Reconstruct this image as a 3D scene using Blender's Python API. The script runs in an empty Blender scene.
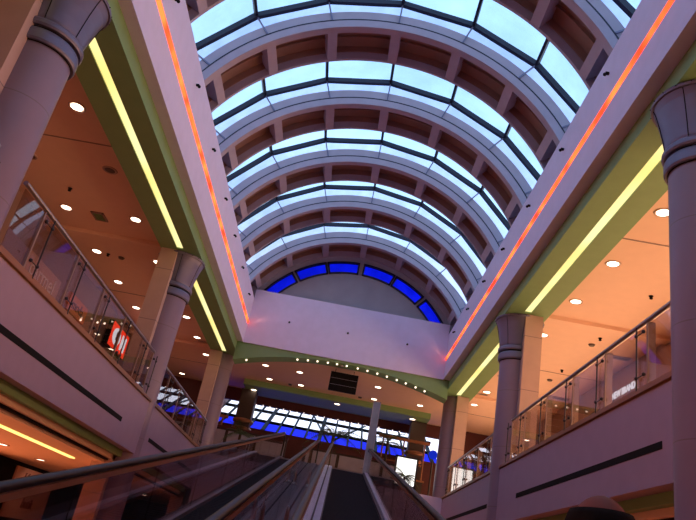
import bpy, math, random
from mathutils import Vector, Matrix
random.seed(7)
C = bpy.context.scene.collection
K = 1.2            # metres per layout unit
ZF = 2.15          # height of the lens above the lower floor, in layout units
XC = 0.388         # the lens stands this far right of the atrium's centre line
PI = math.pi

# ------------------------------------------------------------------ helpers
def W(x, y, z): return Vector((x*K, y*K, (z+ZF)*K))

class MB:
    def __init__(s): s.v=[]; s.f=[]; s.sm=[]
    def add(s, vs, fs, smooth=False):
        n=len(s.v); s.v+= [tuple(v) for v in vs]
        s.f+=[tuple(i+n for i in f) for f in fs]; s.sm+=[smooth]*len(fs); return s
    def box(s,x0,x1,y0,y1,z0,z1):
        if x0>x1:x0,x1=x1,x0
        if y0>y1:y0,y1=y1,y0
        if z0>z1:z0,z1=z1,z0
        vs=[(x0,y0,z0),(x1,y0,z0),(x1,y1,z0),(x0,y1,z0),(x0,y0,z1),(x1,y0,z1),(x1,y1,z1),(x0,y1,z1)]
        return s.add(vs,[(0,3,2,1),(4,5,6,7),(0,1,5,4),(1,2,6,5),(2,3,7,6),(3,0,4,7)])
    def hexa(s,vs): # 4 bottom ccw, 4 top ccw
        return s.add(vs,[(0,3,2,1),(4,5,6,7),(0,1,5,4),(1,2,6,5),(2,3,7,6),(3,0,4,7)])
    def loft(s,rings,closed=True,caps=True,smooth=True):
        n=len(rings[0]); vs=[p for r in rings for p in r]; fs=[]
        for i in range(len(rings)-1):
            for j in range(n if closed else n-1):
                a=i*n+j;b=i*n+(j+1)%n
                fs.append((a,b,b+n,a+n))
        s.add(vs,fs,smooth)
        if caps:
            s.add(rings[0],[tuple(range(n))[::-1]]); s.add(rings[-1],[tuple(range(n))])
        return s
    def tube(s,pts,r,n=10,smooth=True):
        pts=[Vector(p) for p in pts]; rings=[]; up=None
        for i,p in enumerate(pts):
            a=pts[max(i-1,0)];b=pts[min(i+1,len(pts)-1)]
            d=(b-a).normalized()
            if up is None:
                up=Vector((0,0,1)) if abs(d.z)<.9 else Vector((1,0,0))
            u=d.cross(up)
            if u.length<1e-4: u=d.cross(Vector((1,0,0)))
            u.normalize(); w=u.cross(d).normalized(); up=w
            rr=r[i] if isinstance(r,(list,tuple)) else r
            rings.append([p+u*rr*math.cos(2*PI*k/n)+w*rr*math.sin(2*PI*k/n) for k in range(n)])
        return s.loft(rings,smooth=smooth)
    def lathe(s,cx,cy,prof,n=40,split=True):
        # prof: list of (r,z); sharp corners by splitting each band
        for (r0,z0),(r1,z1) in zip(prof[:-1],prof[1:]):
            R=[[(cx+r*math.cos(2*PI*k/n),cy+r*math.sin(2*PI*k/n),z) for k in range(n)] for r,z in((r0,z0),(r1,z1))]
            s.loft(R,caps=False,smooth=True)
        return s
    def disc(s,cx,cy,z,r,n=24,down=True):
        vs=[(cx+r*math.cos(2*PI*k/n),cy+r*math.sin(2*PI*k/n),z) for k in range(n)]
        f=tuple(range(n)); return s.add(vs,[f[::-1] if down else f])
    def ball(s,cx,cy,cz,r,n=10,m=6):
        rings=[]
        for i in range(m+1):
            t=PI*(i+.001)/(m+.002); rings.append([(cx+r*math.sin(t)*math.cos(2*PI*k/n),cy+r*math.sin(t)*math.sin(2*PI*k/n),cz-r*math.cos(t)) for k in range(n)])
        return s.loft(rings,caps=False)
    def arc(s,r0,r1,y0,y1,a0,a1,n,cx,cz,smooth=True):
        # ring sector extruded in y; a in degrees from the crown
        def P(r,a,y): return (cx+r*math.sin(a),y,cz+r*math.cos(a))
        A=[math.radians(a0+(a1-a0)*i/n) for i in range(n+1)]
        for ra,rb,ya,yb in((r0,r0,y0,y1),(r0,r1,y1,y1),(r1,r1,y1,y0),(r1,r0,y0,y0)):
            s.loft([[P(ra,a,ya),P(rb,a,yb)] for a in A],closed=False,caps=False,smooth=smooth)
        for a in(A[0],A[-1]):
            s.add([P(r0,a,y0),P(r1,a,y0),P(r1,a,y1),P(r0,a,y1)],[(0,1,2,3)])
        return s

def obj(name, mb, m, parent=None, bevel=0, origin=None):
    """link mb (layout coordinates) as one mesh object"""
    o0 = parent.get('_o') if parent else None
    org = Vector(o0) if o0 is not None else (W(*origin) if origin else None)
    if org is None:
        ws=[W(*v) for v in mb.v]
        org=Vector((sum(w.x for w in ws)/len(ws),sum(w.y for w in ws)/len(ws),min(w.z for w in ws)))
    me=bpy.data.meshes.new(name)
    me.from_pydata([W(*v)-org for v in mb.v],[],mb.f)
    me.polygons.foreach_set('use_smooth',mb.sm)
    me.update()
    o=bpy.data.objects.new(name,me); C.objects.link(o)
    if m: me.materials.append(m)
    if parent: o.parent=parent
    else: o.location=org
    o['_o']=tuple(org)
    if bevel:
        b=o.modifiers.new('bevel','BEVEL'); b.width=bevel; b.segments=2; b.limit_method='ANGLE'
    return o

def thing(name,label,cat,loc,group=None):
    o=bpy.data.objects.new(name,None); C.objects.link(o); o.empty_display_size=.1
    o.location=W(*loc); o['_o']=tuple(W(*loc))
    return tag(o,label,cat,group)
def tag(o,label,cat,group=None):
    o['label']=label; o['category']=cat
    if group: o['group']=group
    return o
def struct(name,mb,m,parent=None,label=None,bevel=0):
    o=obj(name,mb,m,parent,bevel)
    if not parent: o['kind']='structure'
    if label: o['label']=label
    return o
def dup(root,delta,label):
    r=root.copy(); C.objects.link(r); d=Vector(delta)*K
    r.location=root.location+d; r['label']=label
    def rec(a,b):
        for ch in [c for c in bpy.data.objects if c.parent==a and c is not b]:
            c=ch.copy(); C.objects.link(c); c.parent=b; rec(ch,c)
    rec(root,r)
    r['_o']=tuple(r.location)
    return r
ORD=['first','second','third','fourth','fifth','sixth','seventh','eighth','ninth','tenth','eleventh','twelfth','thirteenth','fourteenth','fifteenth']

# ------------------------------------------------------------------ materials
def mat(name,col,rough=.6,metal=0,noise=.06,scale=3,spec=.5,bump=0,coat=0):
    m=bpy.data.materials.new(name); m.use_nodes=True; nt=m.node_tree; b=nt.nodes['Principled BSDF']
    b.inputs['Roughness'].default_value=rough; b.inputs['Metallic'].default_value=metal
    b.inputs['Specular IOR Level'].default_value=spec
    b.inputs['Coat Weight'].default_value=coat
    tc=nt.nodes.new('ShaderNodeTexCoord'); n=nt.nodes.new('ShaderNodeTexNoise')
    n.inputs['Scale'].default_value=scale; n.inputs['Detail'].default_value=4
    nt.links.new(tc.outputs['Object'],n.inputs['Vector'])
    r=nt.nodes.new('ShaderNodeValToRGB')
    a=[max(0,c*(1-noise)) for c in col]; c2=[min(1,c*(1+noise)) for c in col]
    r.color_ramp.elements[0].position=.3; r.color_ramp.elements[1].position=.7
    r.color_ramp.elements[0].color=(*a,1); r.color_ramp.elements[1].color=(*c2,1)
    nt.links.new(n.outputs['Fac'],r.inputs['Fac']); nt.links.new(r.outputs['Color'],b.inputs['Base Color'])
    if bump:
        bm=nt.nodes.new('ShaderNodeBump'); bm.inputs['Strength'].default_value=bump; bm.inputs['Distance'].default_value=.01
        n2=nt.nodes.new('ShaderNodeTexNoise'); n2.inputs['Scale'].default_value=60
        nt.links.new(tc.outputs['Object'],n2.inputs['Vector']); nt.links.new(n2.outputs['Fac'],bm.inputs['Height']); nt.links.new(bm.outputs['Normal'],b.inputs['Normal'])
    return m
def emit(name,col,st,col2=None,scale=2,axis=None):
    m=bpy.data.materials.new(name); m.use_nodes=True; nt=m.node_tree
    for n in list(nt.nodes): nt.nodes.remove(n)
    out=nt.nodes.new('ShaderNodeOutputMaterial'); e=nt.nodes.new('ShaderNodeEmission')
    e.inputs['Color'].default_value=(*col,1); e.inputs['Strength'].default_value=st
    if col2:
        tc=nt.nodes.new('ShaderNodeTexCoord'); n=nt.nodes.new('ShaderNodeTexNoise'); n.inputs['Scale'].default_value=scale
        r=nt.nodes.new('ShaderNodeValToRGB'); r.color_ramp.elements[0].position=.38; r.color_ramp.elements[1].position=.62
        r.color_ramp.elements[0].color=(*col,1); r.color_ramp.elements[1].color=(*col2,1)
        nt.links.new(tc.outputs['Object'],n.inputs['Vector']); nt.links.new(n.outputs['Fac'],r.inputs['Fac']); nt.links.new(r.outputs['Color'],e.inputs['Color'])
    nt.links.new(e.outputs['Emission'],out.inputs['Surface'])
    return m
def glass(name,tint,gloss_rough=.02,ior=1.5,gl=1.0,dirt=0):
    m=bpy.data.materials.new(name); m.use_nodes=True; nt=m.node_tree
    for n in list(nt.nodes): nt.nodes.remove(n)
    out=nt.nodes.new('ShaderNodeOutputMaterial'); t=nt.nodes.new('ShaderNodeBsdfTransparent'); g=nt.nodes.new('ShaderNodeBsdfGlossy')
    t.inputs['Color'].default_value=(*tint,1); g.inputs['Roughness'].default_value=gloss_rough
    g.inputs['Color'].default_value=(gl,gl,gl,1)
    fr=nt.nodes.new('ShaderNodeFresnel'); ge=nt.nodes.new('ShaderNodeNewGeometry')
    mi=nt.nodes.new('ShaderNodeMapRange'); mi.inputs[3].default_value=ior; mi.inputs[4].default_value=1/ior   # same pane seen from either side
    nt.links.new(ge.outputs['Backfacing'],mi.inputs[0]); nt.links.new(mi.outputs[0],fr.inputs['IOR'])
    mx=nt.nodes.new('ShaderNodeMixShader')
    nt.links.new(fr.outputs['Fac'],mx.inputs['Fac']); nt.links.new(t.outputs['BSDF'],mx.inputs[1]); nt.links.new(g.outputs['BSDF'],mx.inputs[2])
    if dirt:
        tc=nt.nodes.new('ShaderNodeTexCoord'); n=nt.nodes.new('ShaderNodeTexNoise'); n.inputs['Scale'].default_value=1.3; n.inputs['Detail'].default_value=5
        r=nt.nodes.new('ShaderNodeValToRGB'); r.color_ramp.elements[0].position=.35; r.color_ramp.elements[1].position=.7
        r.color_ramp.elements[0].color=(*[c*(1-dirt) for c in tint],1); r.color_ramp.elements[1].color=(*tint,1)
        nt.links.new(tc.outputs['Object'],n.inputs['Vector']); nt.links.new(n.outputs['Fac'],r.inputs['Fac']); nt.links.new(r.outputs['Color'],t.inputs['Color'])
    nt.links.new(mx.outputs['Shader'],out.inputs['Surface'])
    return m

M={}
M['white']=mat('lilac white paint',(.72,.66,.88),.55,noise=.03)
M['slab']=mat('shaded lilac white paint',(.36,.26,.37),.55,noise=.03)  # same paint as the fascia, its weaker light put into the colour
M['rib']=mat('pale plaster',(.42,.365,.44),.7,noise=.05)
M['grey_wall']=mat('grey plaster',(.36,.34,.38),.8,noise=.08,scale=1.2)
M['green']=mat('green paint',(.21,.37,.16),.6,noise=.04)
M['ceil']=mat('salmon ceiling paint',(.86,.60,.45),.75,noise=.02)
M['column']=mat('mauve column panels',(.26,.19,.27),.38,noise=.05,scale=1.5)
M['pier']=mat('beige pier cladding',(.54,.37,.31),.5,noise=.04)
M['lining']=mat('brown coffer shade',(.30,.17,.13),.8)  # shade inside the coffers put into the colour, darker than the rib plaster
M['cap']=mat('mauve painted metal',(.17,.16,.25),.35,metal=.3,noise=.06)
M['black']=mat('black',(.008,.007,.008),.7,spec=.12)
M['rubber']=mat('black rubber',(.02,.014,.014),.4,spec=.3)
M['darkmetal']=mat('dark steel',(.045,.04,.05),.45,metal=.4)
M['mullion']=mat('dark blue mullion paint',(.022,.024,.045),.5,metal=.1,spec=.3)
M['steel']=mat('brushed steel',(.42,.38,.40),.3,metal=.9)
M['post']=mat('taupe steel plate',(.33,.24,.20),.4,metal=.4)
M['copper']=mat('copper trim',(.34,.16,.09),.4,metal=.4)
M['deck']=mat('brushed deck',(.15,.10,.12),.5,metal=.2,scale=1.5,spec=.2)
M['brightdeck']=mat('polished deck',(.80,.76,.95),.3,metal=.8,scale=2)
M['belt']=mat('belt rubber',(.020,.012,.014),.8,spec=.1)
M['maroon']=mat('maroon paint',(.085,.013,.014),.6)
M['floor']=mat('stone floor',(.30,.19,.12),.3,noise=.15)
M['brown']=mat('brown wall',(.045,.028,.024),.6)
M['shopgrey']=mat('shop fascia taupe',(.32,.20,.17),.5)
M['shopcream']=mat('pale sign board',(.62,.40,.30),.5)
M['woodtxt']=mat('letter white',(.85,.78,.74),.4)
M['txtbrown']=mat('letter brown',(.20,.07,.05),.5)
M['greypanel']=mat('grey panel',(.34,.33,.42),.5)
M['leaf']=mat('leaf',(.035,.075,.022),.5,noise=.3)
M['trunk']=mat('trunk',(.06,.035,.02),.8,noise=.3)
M['pot']=mat('terracotta',(.45,.13,.05),.6)
M['wood']=mat('orange wood',(.26,.10,.04),.45,noise=.2)
M['grille']=mat('dark grille',(.09,.06,.045),.5)
M['orangepaint']=mat('orange paint',(.75,.22,.06),.5)
M['skin']=mat('skin',(.22,.07,.05),.7,spec=.2); M['hair']=mat('hair',(.012,.009,.008),.9,spec=.08,noise=.3,scale=40)
M['shirt']=mat('navy shirt',(.03,.035,.07),.8); M['trousers']=mat('grey trousers',(.05,.05,.055),.8); M['shoe']=mat('shoe',(.02,.015,.012),.4)
M['eyewhite']=mat('eye white',(.8,.78,.75),.3)
M['skyglass']=glass('skylight glass',(.80,.95,.98),.05,1.35,1,.12)
M['upglass']=glass('hazy upstand glass',(.72,.76,.93),.1,1.3,1,.22)
M['whiteglass']=glass('clear window glass',(.95,.97,1.0),ior=1.05)
M['blueglass']=glass('blue window glass',(.012,.02,.55),ior=1.012)
M['bluepane']=glass('dark blue window glass',(.05,.08,.66),ior=1.1,dirt=.2)
M['balglass']=glass('balustrade glass',(.86,.80,.79),.01,1.36)
M['rampglass']=glass('smoked balustrade glass',(.62,.52,.52),.02,1.22)
M['frost']=mat('blue grey glass panel',(.22,.28,.40),.25,noise=.1)
M['neon']=emit('red neon',(1.0,.035,.012),3.2,(1.0,.13,.03),.9)
M['fluor']=emit('yellow fluorescent',(1.0,.78,.24),1.25,(1.0,.90,.42),.4)
M['fluorlow']=emit('amber fluorescent',(1.0,.62,.16),2.2)
M['lamp']=emit('warm lamp lens',(1.0,.82,.62),7)
M['bulb']=emit('bulb',(1.0,.78,.58),2.5)
M['bulb2']=emit('small bulb',(1.0,.80,.7),1.6)
M['ledred']=emit('lit red sign',(1.0,.05,.02),1.25)
M['ledwhite']=emit('lit white letters',(.9,.92,1.0),1.1)
M['lightbox']=emit('white light box',(1.0,.97,.92),1.6)
M['bluelamp']=emit('blue lamp',(.01,.03,.6),.8)
WR=7.2; WL=.6  # strengths of the added shopfront glow, set for the ceiling brightness
M['shop_fill_r']=emit('added shop glow right',(1.0,.55,.30),WR)
M['shop_fill_l']=emit('added shop glow left',(1.0,.27,.12),WL)
M['shop_fill_low']=emit('added shop glow below',(1.0,.30,.12),3.2)

# column shaft and pier: fine panel joints every 1.35 m
def joints(m):
    nt=m.node_tree; b=nt.nodes['Principled BSDF']; link=b.inputs['Base Color'].links[0].from_socket
    tc=nt.nodes.new('ShaderNodeNewGeometry'); sp=nt.nodes.new('ShaderNodeSeparateXYZ'); nt.links.new(tc.outputs['Position'],sp.inputs[0])
    md=nt.nodes.new('ShaderNodeMath'); md.operation='MODULO'; md.inputs[1].default_value=1.62; nt.links.new(sp.outputs['Z'],md.inputs[0])
    lt=nt.nodes.new('ShaderNodeMath'); lt.operation='LESS_THAN'; lt.inputs[1].default_value=.016; nt.links.new(md.outputs[0],lt.inputs[0])
    mx=nt.nodes.new('ShaderNodeMix'); mx.data_type='RGBA'; nt.links.new(lt.outputs[0],mx.inputs['Factor']); nt.links.new(link,mx.inputs[6])
    mx.inputs[7].default_value=(.20,.15,.17,1); nt.links.new(mx.outputs[2],b.inputs['Base Color'])
joints(M['column']); joints(M['pier'])

# ------------------------------------------------------------------ world (daylight sky with thin cloud)
w=bpy.data.worlds.new('sky'); bpy.context.scene.world=w; w.use_nodes=True; nt=w.node_tree; bg=nt.nodes['Background']
tc=nt.nodes.new('ShaderNodeTexCoord'); sp=nt.nodes.new('ShaderNodeSeparateXYZ'); nt.links.new(tc.outputs['Generated'],sp.inputs[0])
rp=nt.nodes.new('ShaderNodeValToRGB'); nt.links.new(sp.outputs['Z'],rp.inputs['Fac'])
e=rp.color_ramp.elements; e[0].position=0; e[0].color=(1.1,1.1,1.3,1); e[1].position=.85; e[1].color=(.50,.80,1.35,1)
x=e.new(.28); x.color=(1.1,1.15,1.35,1); x=e.new(.45); x.color=(.62,.88,1.35,1)
ns=nt.nodes.new('ShaderNodeTexNoise'); ns.inputs['Scale'].default_value=5; ns.inputs['Detail'].default_value=5; nt.links.new(tc.outputs['Generated'],ns.inputs['Vector'])
mr=nt.nodes.new('ShaderNodeMapRange'); mr.inputs[1].default_value=.35; mr.inputs[2].default_value=.65; mr.inputs[3].default_value=1.2; mr.inputs[4].default_value=1.65
nt.links.new(ns.outputs['Fac'],mr.inputs[0]); nt.links.new(rp.outputs['Color'],bg.inputs['Color']); nt.links.new(mr.outputs[0],bg.inputs['Strength'])

# ------------------------------------------------------------------ key dimensions (layout units, lens at z=0,y=0)
HW=3.70; Z1=6.825; Z2=8.56; GX=3.92; Z0=6.52; OX=4.94; YX=4.405; SX=4.14; ZS=2.75; ZB=1.54; YE=23.9
R=4.359; CZ=6.775; ZC=6.77; YB=-6.4; SHX=8.2; YW=31.5; LOWC=1.2; LX=8.86
SIDE={-1:'left',1:'right'}

# ------------------------------------------------------------------ setting
struct('floor',MB().box(-9.3,9.3,YB-.3,34,-2.35,-2.15),M['floor'])
for s in(-1,1):
    n=SIDE[s]
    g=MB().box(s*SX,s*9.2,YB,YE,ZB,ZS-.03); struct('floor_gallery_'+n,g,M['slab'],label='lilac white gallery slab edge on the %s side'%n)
    f=MB().box(s*(SX+.02),s*9.2,YB,YE,ZS-.03,ZS); struct('floor_tiles_'+n,f,M['floor'])
    # recessed black slots are cut as shallow boxes standing proud by nothing visible
    for (y0,y1) in((-1,5.5),(8.0,14.4),(16.9,23.1)):
        struct('trim_1',MB().box(s*(SX-.006),s*(SX+.05),y0,y1,1.95,2.045),M['black'],label='black slot line in the %s gallery edge'%n)
    struct('trim_2',MB().box(s*(SX-.03),s*(SX+.12),YB,YE,ZS-.0,ZS+.05),M['copper'],label='copper edge strip on the %s gallery'%n)
    # stepped mouldings under the gallery
    struct('trim_3',MB().box(s*(SX+.22),s*9.2,YB,YE,1.40,ZB),M['green'],label='green step under the %s gallery'%n)
    struct('trim_4',MB().box(s*(SX+.34),s*9.2,YB,YE,1.30,1.40),M['ceil'],label='salmon step under the %s gallery'%n)
    struct('trim_5',MB().box(s*(SX+.42),s*9.2,YB,YE,1.26,1.30),M['black'],label='dark shadow gap under the %s gallery'%n)
    struct('ceiling_lower_'+n,MB().box(s*(SX+.50),s*9.2,YB,YE+8,LOWC,1.26),M['ceil'])
    # upper gallery ceiling, roof block, white fascia with the slot for the neon, green beam
    struct('ceiling_'+n,MB().box(s*OX,s*9.4,YB,YW+.3,ZC,ZC+.12),M['ceil'])
    fa=MB().box(s*HW,s*(HW+.10),YB,YE,Z1,7.515).box(s*HW,s*(HW+.10),YB,YE,7.685,Z2).box(s*(HW+.10),s*(GX+.10),YB,YE,Z1,Z2).box(s*(GX+.1),s*9.4,YB,YE,ZC+.12,Z2)
    struct('trim_6',fa,M['white'],label='lilac white %s fascia of the atrium'%n)
    bm=MB()
    hw=.085; yy=[YB]+[]
    segs=[(-.96,6.65),(7.97,15.58),(16.9,24.55)]
    bm.box(s*GX,s*(YX-hw),YB,25.55,Z0,Z1); bm.box(s*(YX+hw),s*OX,YB,25.55,Z0,Z1)
    bm.box(s*(YX-hw),s*(YX+hw),YB,25.55,Z0+.06,Z1)
    prev=YB
    for a,b in segs: bm.box(s*(YX-hw),s*(YX+hw),prev,a,Z0,Z0+.06); prev=b
    bm.box(s*(YX-hw),s*(YX+hw),prev,25.55,Z0,Z0+.06)
    struct('trim_7',bm,M['green'],label='green beam along the %s gallery'%n)
    for i,(a,b) in enumerate(segs):
        o=obj('fluorescent_strip',MB().box(s*(YX-hw+.003),s*(YX+hw-.003),a+.01,b-.01,Z0+.02,Z0+.055),M['fluor'])
        tag(o,'pale yellow light strip in the green beam, %s gallery, %s'%(n,['nearest the camera','between near and middle columns','between middle and far columns'][i]),'ceiling light','light strips in the green beams')
    o=obj('neon_strip',MB().tube([(s*(HW+.045),YB+.1,7.60),(s*(HW+.045),YE-.03,7.60)],.078,10),M['neon'])
    tag(o,'long glowing red neon strip running down the %s white fascia'%n,'neon light','red neon strips')
    # cross steps of the gallery ceiling at the column line
    for y in(7.2,16.05,25.0):
        struct('trim_8',MB().box(s*OX,s*SHX,y,y+.35,ZC-.10,ZC),M['ceil'],label='shallow step across the %s gallery ceiling'%n)
    for y in(11.6,20.6,28.0):
        struct('trim_9',MB().box(s*OX,s*SHX,y,y+.03,ZC-.012,ZC),M['shopgrey'],label='thin joint across the %s gallery ceiling'%n)
    # walls
    struct('wall_'+n,MB().box(s*9.2,s*9.5,YB,40,-2.15,9.0),M['brown'])
    struct('wall_shopfront_'+n,MB().box(s*SHX,s*(SHX+.15),YB,YW,5.15,ZC).box(s*SHX,s*(SHX+.15),YB,YW,ZS,ZS+.25).box(s*(SHX+.15),s*9.2,YB,YW,ZC-.3,ZC),M['shopgrey'],label='taupe shop fascia of the %s gallery'%n)
    # unseen glow panels added in the upstairs shopfronts to light the ceilings, with frames
    k=0
    for y0 in(-5.6,-1.2,3.2,7.6,12.0,16.4,20.8,25.2):
        k+=1
        wnd=struct('window_%d'%k,MB().box(s*(SHX+.10),s*(SHX+.13),y0+.15,y0+4.05,ZS+.25,5.15),M['shop_fill_r'if s>0 else 'shop_fill_l'],label='unseen added glow panel in the %s gallery shopfront'%n)
        fr=MB()
        for yy in(y0+.0,y0+1.4,y0+2.8,y0+4.2): fr.box(s*SHX,s*(SHX+.1),yy,yy+.15,ZS+.25,5.15)
        obj('window_frame',fr,M['darkmetal'],wnd)
    # lower level shop fronts
    struct('wall_lower_shops_'+n,MB().box(s*LX,s*9.2,YB,YE+8,-2.15,-1.95).box(s*LX,s*9.2,YB,YE+8,.95,1.2).box(s*LX,s*9.2,18.6,YE+8,-1.95,.95),M['black'],label='dark shop front below the %s gallery'%n)
    k=8
    for y0 in(-5,-1,3,7,11,14.6):
        k+=1
        wnd=struct('window_%d'%k,MB().box(s*(LX+.10),s*(LX+.13),y0+.1,y0+3.8,-1.95,.95),M['shop_fill_low'],label='unseen added glow panel in the lower shopfront, %s side'%n)  # warm glow added out of view in the lower shopfronts
        obj('window_frame',MB().box(s*LX,s*(LX+.1),y0-.05,y0+.1,-1.95,.95).box(s*LX,s*(LX+.1),y0+1.9,y0+2.0,-1.95,.95),M['darkmetal'],wnd)
    # amber light line of the lower ceiling
    for i,(a,b) in enumerate(((-1,6.4),(8.2,15.9))):
        o=obj('fluorescent_strip',MB().box(s*5.35,s*5.47,a,b,LOWC-.028,LOWC-.004),M['fluorlow'])
        tag(o,'amber light strip in the lower ceiling under the %s gallery, %s'%(n,['nearer','farther'][i]),'ceiling light','amber strips in the lower ceiling')
    # vault ledge upstand
    struct('trim_10',MB().box(s*4.44,s*4.95,YB,YE+.3,Z2,8.92),M['rib'],label='upstand under the %s end of the vault'%n)

struct('wall_rear',MB().box(-9.5,9.5,YB-.3,YB,-2.15,11.6),M['brown'])
# back of the building beyond the end wall
struct('floor_far',MB().box(-9.2,9.2,YE,YW+.3,ZB,ZS),M['floor'])
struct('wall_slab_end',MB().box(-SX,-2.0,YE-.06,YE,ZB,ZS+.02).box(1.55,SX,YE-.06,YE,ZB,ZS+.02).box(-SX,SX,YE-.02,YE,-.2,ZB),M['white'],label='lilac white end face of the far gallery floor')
struct('ceiling_far',MB().box(-OX,OX,24.6,YW+.3,ZC,ZC+.12),M['ceil'])
struct('trim_11',MB().box(-4.15,4.10,29.3,31.2,Z0,ZC),M['green'],label='wide green beam across the far ceiling')
wf=MB().box(-9.2,-5.8,YW,YW+.2,ZS,ZC).box(5.05,9.2,YW,YW+.2,ZS,ZC).box(-5.8,5.05,YW,YW+.2,6.2,ZC).box(-5.8,5.05,YW,YW+.2,ZS,5.1)
struct('wall_far',wf,M['maroon'])
struct('wall_lower_far',MB().box(-9.2,9.2,YW,YW+.2,-2.15,ZB),M['brown'])
struct('ceiling_roof_far',MB().box(-9.5,9.5,YE+.3,YW+.6,ZC+.4,8.9),M['grey_wall'])
# white band and arched green beam at the end of the atrium
struct('trim_12',MB().box(-HW,HW,YE,YE+.12,Z1,8.93),M['white'],label='lilac white band closing the end of the atrium')
n=32; rr=[]
for i in range(n+1):
    xx=-GX+2*GX*i/n; zb=6.75-.04*xx*xx
    rr.append([(xx,YE+.06,zb),(xx,YE+.06,Z1+.05),(xx,YE+.72,Z1+.05),(xx,YE+.72,zb)])
ga=MB().loft(rr,closed=True,caps=True,smooth=False); struct('trim_13',ga,M['green'],label='green arched beam under the end band')
struct('trim_14',MB().box(-5.5,5.5,24.62,24.8,ZC,8.56),M['grey_wall'],label='wall above the far ceiling')
# tympanum with its blue panes
TC=6.71
ty=MB(); ty.arc(0.001,3.70,24.25,24.4,-64,64,40,0,TC,smooth=False); ty.arc(4.19,5.4,24.25,24.4,-66,66,40,0,TC,smooth=False); ty.box(-4.6,4.6,24.25,24.4,7.8,8.62)
panes=[(-55.2,-38.3),(-35.9,-19.4),(-17.5,-1.3),(2.3,18.9),(20.7,38.0),(40.7,57.3)]
edges=[-66]+[a for p in panes for a in p]+[66]
for i in range(0,len(edges),2): ty.arc(3.70,4.19,24.25,24.4,edges[i],edges[i+1],4,0,TC,smooth=False)
struct('wall_end',ty,M['grey_wall'],label='grey half round wall at the end of the vault')
wn=struct('window_20',MB().arc(3.745,4.145,24.27,24.30,*panes[0],8,0,TC,smooth=False),M['bluepane'],label='arc of six deep blue panes at the end of the vault')
for a,b in panes[1:]: obj('pane',MB().arc(3.745,4.145,24.27,24.30,a,b,8,0,TC,smooth=False),M['bluepane'],wn)
for a,b in panes:
    f=MB().arc(3.69,3.75,24.20,24.33,a-.6,b+.6,8,0,TC,smooth=False).arc(4.14,4.20,24.20,24.33,a-.6,b+.6,8,0,TC,smooth=False)
    f.arc(3.70,4.19,24.20,24.33,a-.7,a+.25,1,0,TC,smooth=False).arc(3.70,4.19,24.20,24.33,b-.25,b+.7,1,0,TC,smooth=False)
    obj('window_frame',f,M['mullion'],wn)
struct('wall_vault_rear',MB().arc(.001,5.4,YB-.3,YB,-75,75,24,0,CZ,smooth=False),M['grey_wall'])

# vault ribs and the glazed bays between them
A1=11.757; PITCH=2.805; TH=1.13
ks=list(range(-5,5))
for k in ks:
    ya=A1+PITCH*k; yb=ya+TH
    if k==4: yb=24.24
    m=MB()
    m.arc(R,R+.205,ya,ya+.19,-66,66,72,0,CZ)
    m.arc(R+.20,R+.46,ya+.02,ya+.19,-66,66,72,0,CZ)
    m.arc(R,R+.46,yb-.07,yb,-66,66,72,0,CZ)
    m.arc(R+.41,R+.46,ya+.1,yb,-66,66,72,0,CZ)
    rib=struct('vault_rib',m,M['rib'],label='plaster arch rib of the vault, number %d counted from the end wall'%(5-k))
    obj('joint_line',MB().arc(R+.192,R+.222,ya-.004,ya+.05,-66,66,72,0,CZ),M['mullion'],rib)
    obj('coffer_shade',MB().arc(R+.37,R+.41,ya+.19,yb-.07,-66,66,72,0,CZ).arc(R+.2,R+.37,yb-.085,yb-.07,-66,66,72,0,CZ).arc(R+.30,R+.37,ya+.66,ya+.69,-66,66,72,0,CZ),M['lining'],rib)
    for a in(-57,-38,-19,0,19,38,57):
        fo=obj('fin',MB().arc(R+.004,R+.40,ya+.17,yb-.05,a-1.45,a+1.45,2,0,CZ),M['rib'],rib)
MA=[-66,-56.8,-37.8,-18.8,.3,19.3,38.3,57.3,66]; GR=5.22; RB=R+.46
def pr(r,a,y): a=math.radians(a); return (r*math.sin(a),y,CZ+r*math.cos(a))
def bar(m,a,ra,rb,ya_,yb_,ww):
    vs=[]; t=Vector((math.cos(math.radians(a)),0,-math.sin(math.radians(a))))
    for r_ in(ra,rb):
        for dy,dx in((ya_,-1),(ya_,1),(yb_,1),(yb_,-1)): vs.append(tuple(Vector(pr(r_,a,dy))+t*ww*dx))
    m.hexa(vs)
def chord(m,a,b,ra,rb,ya_,yb_):
    m.hexa([pr(ra,a,ya_),pr(ra,b,ya_),pr(ra,b,yb_),pr(ra,a,yb_),pr(rb,a,ya_),pr(rb,b,ya_),pr(rb,b,yb_),pr(rb,a,yb_)])
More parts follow.
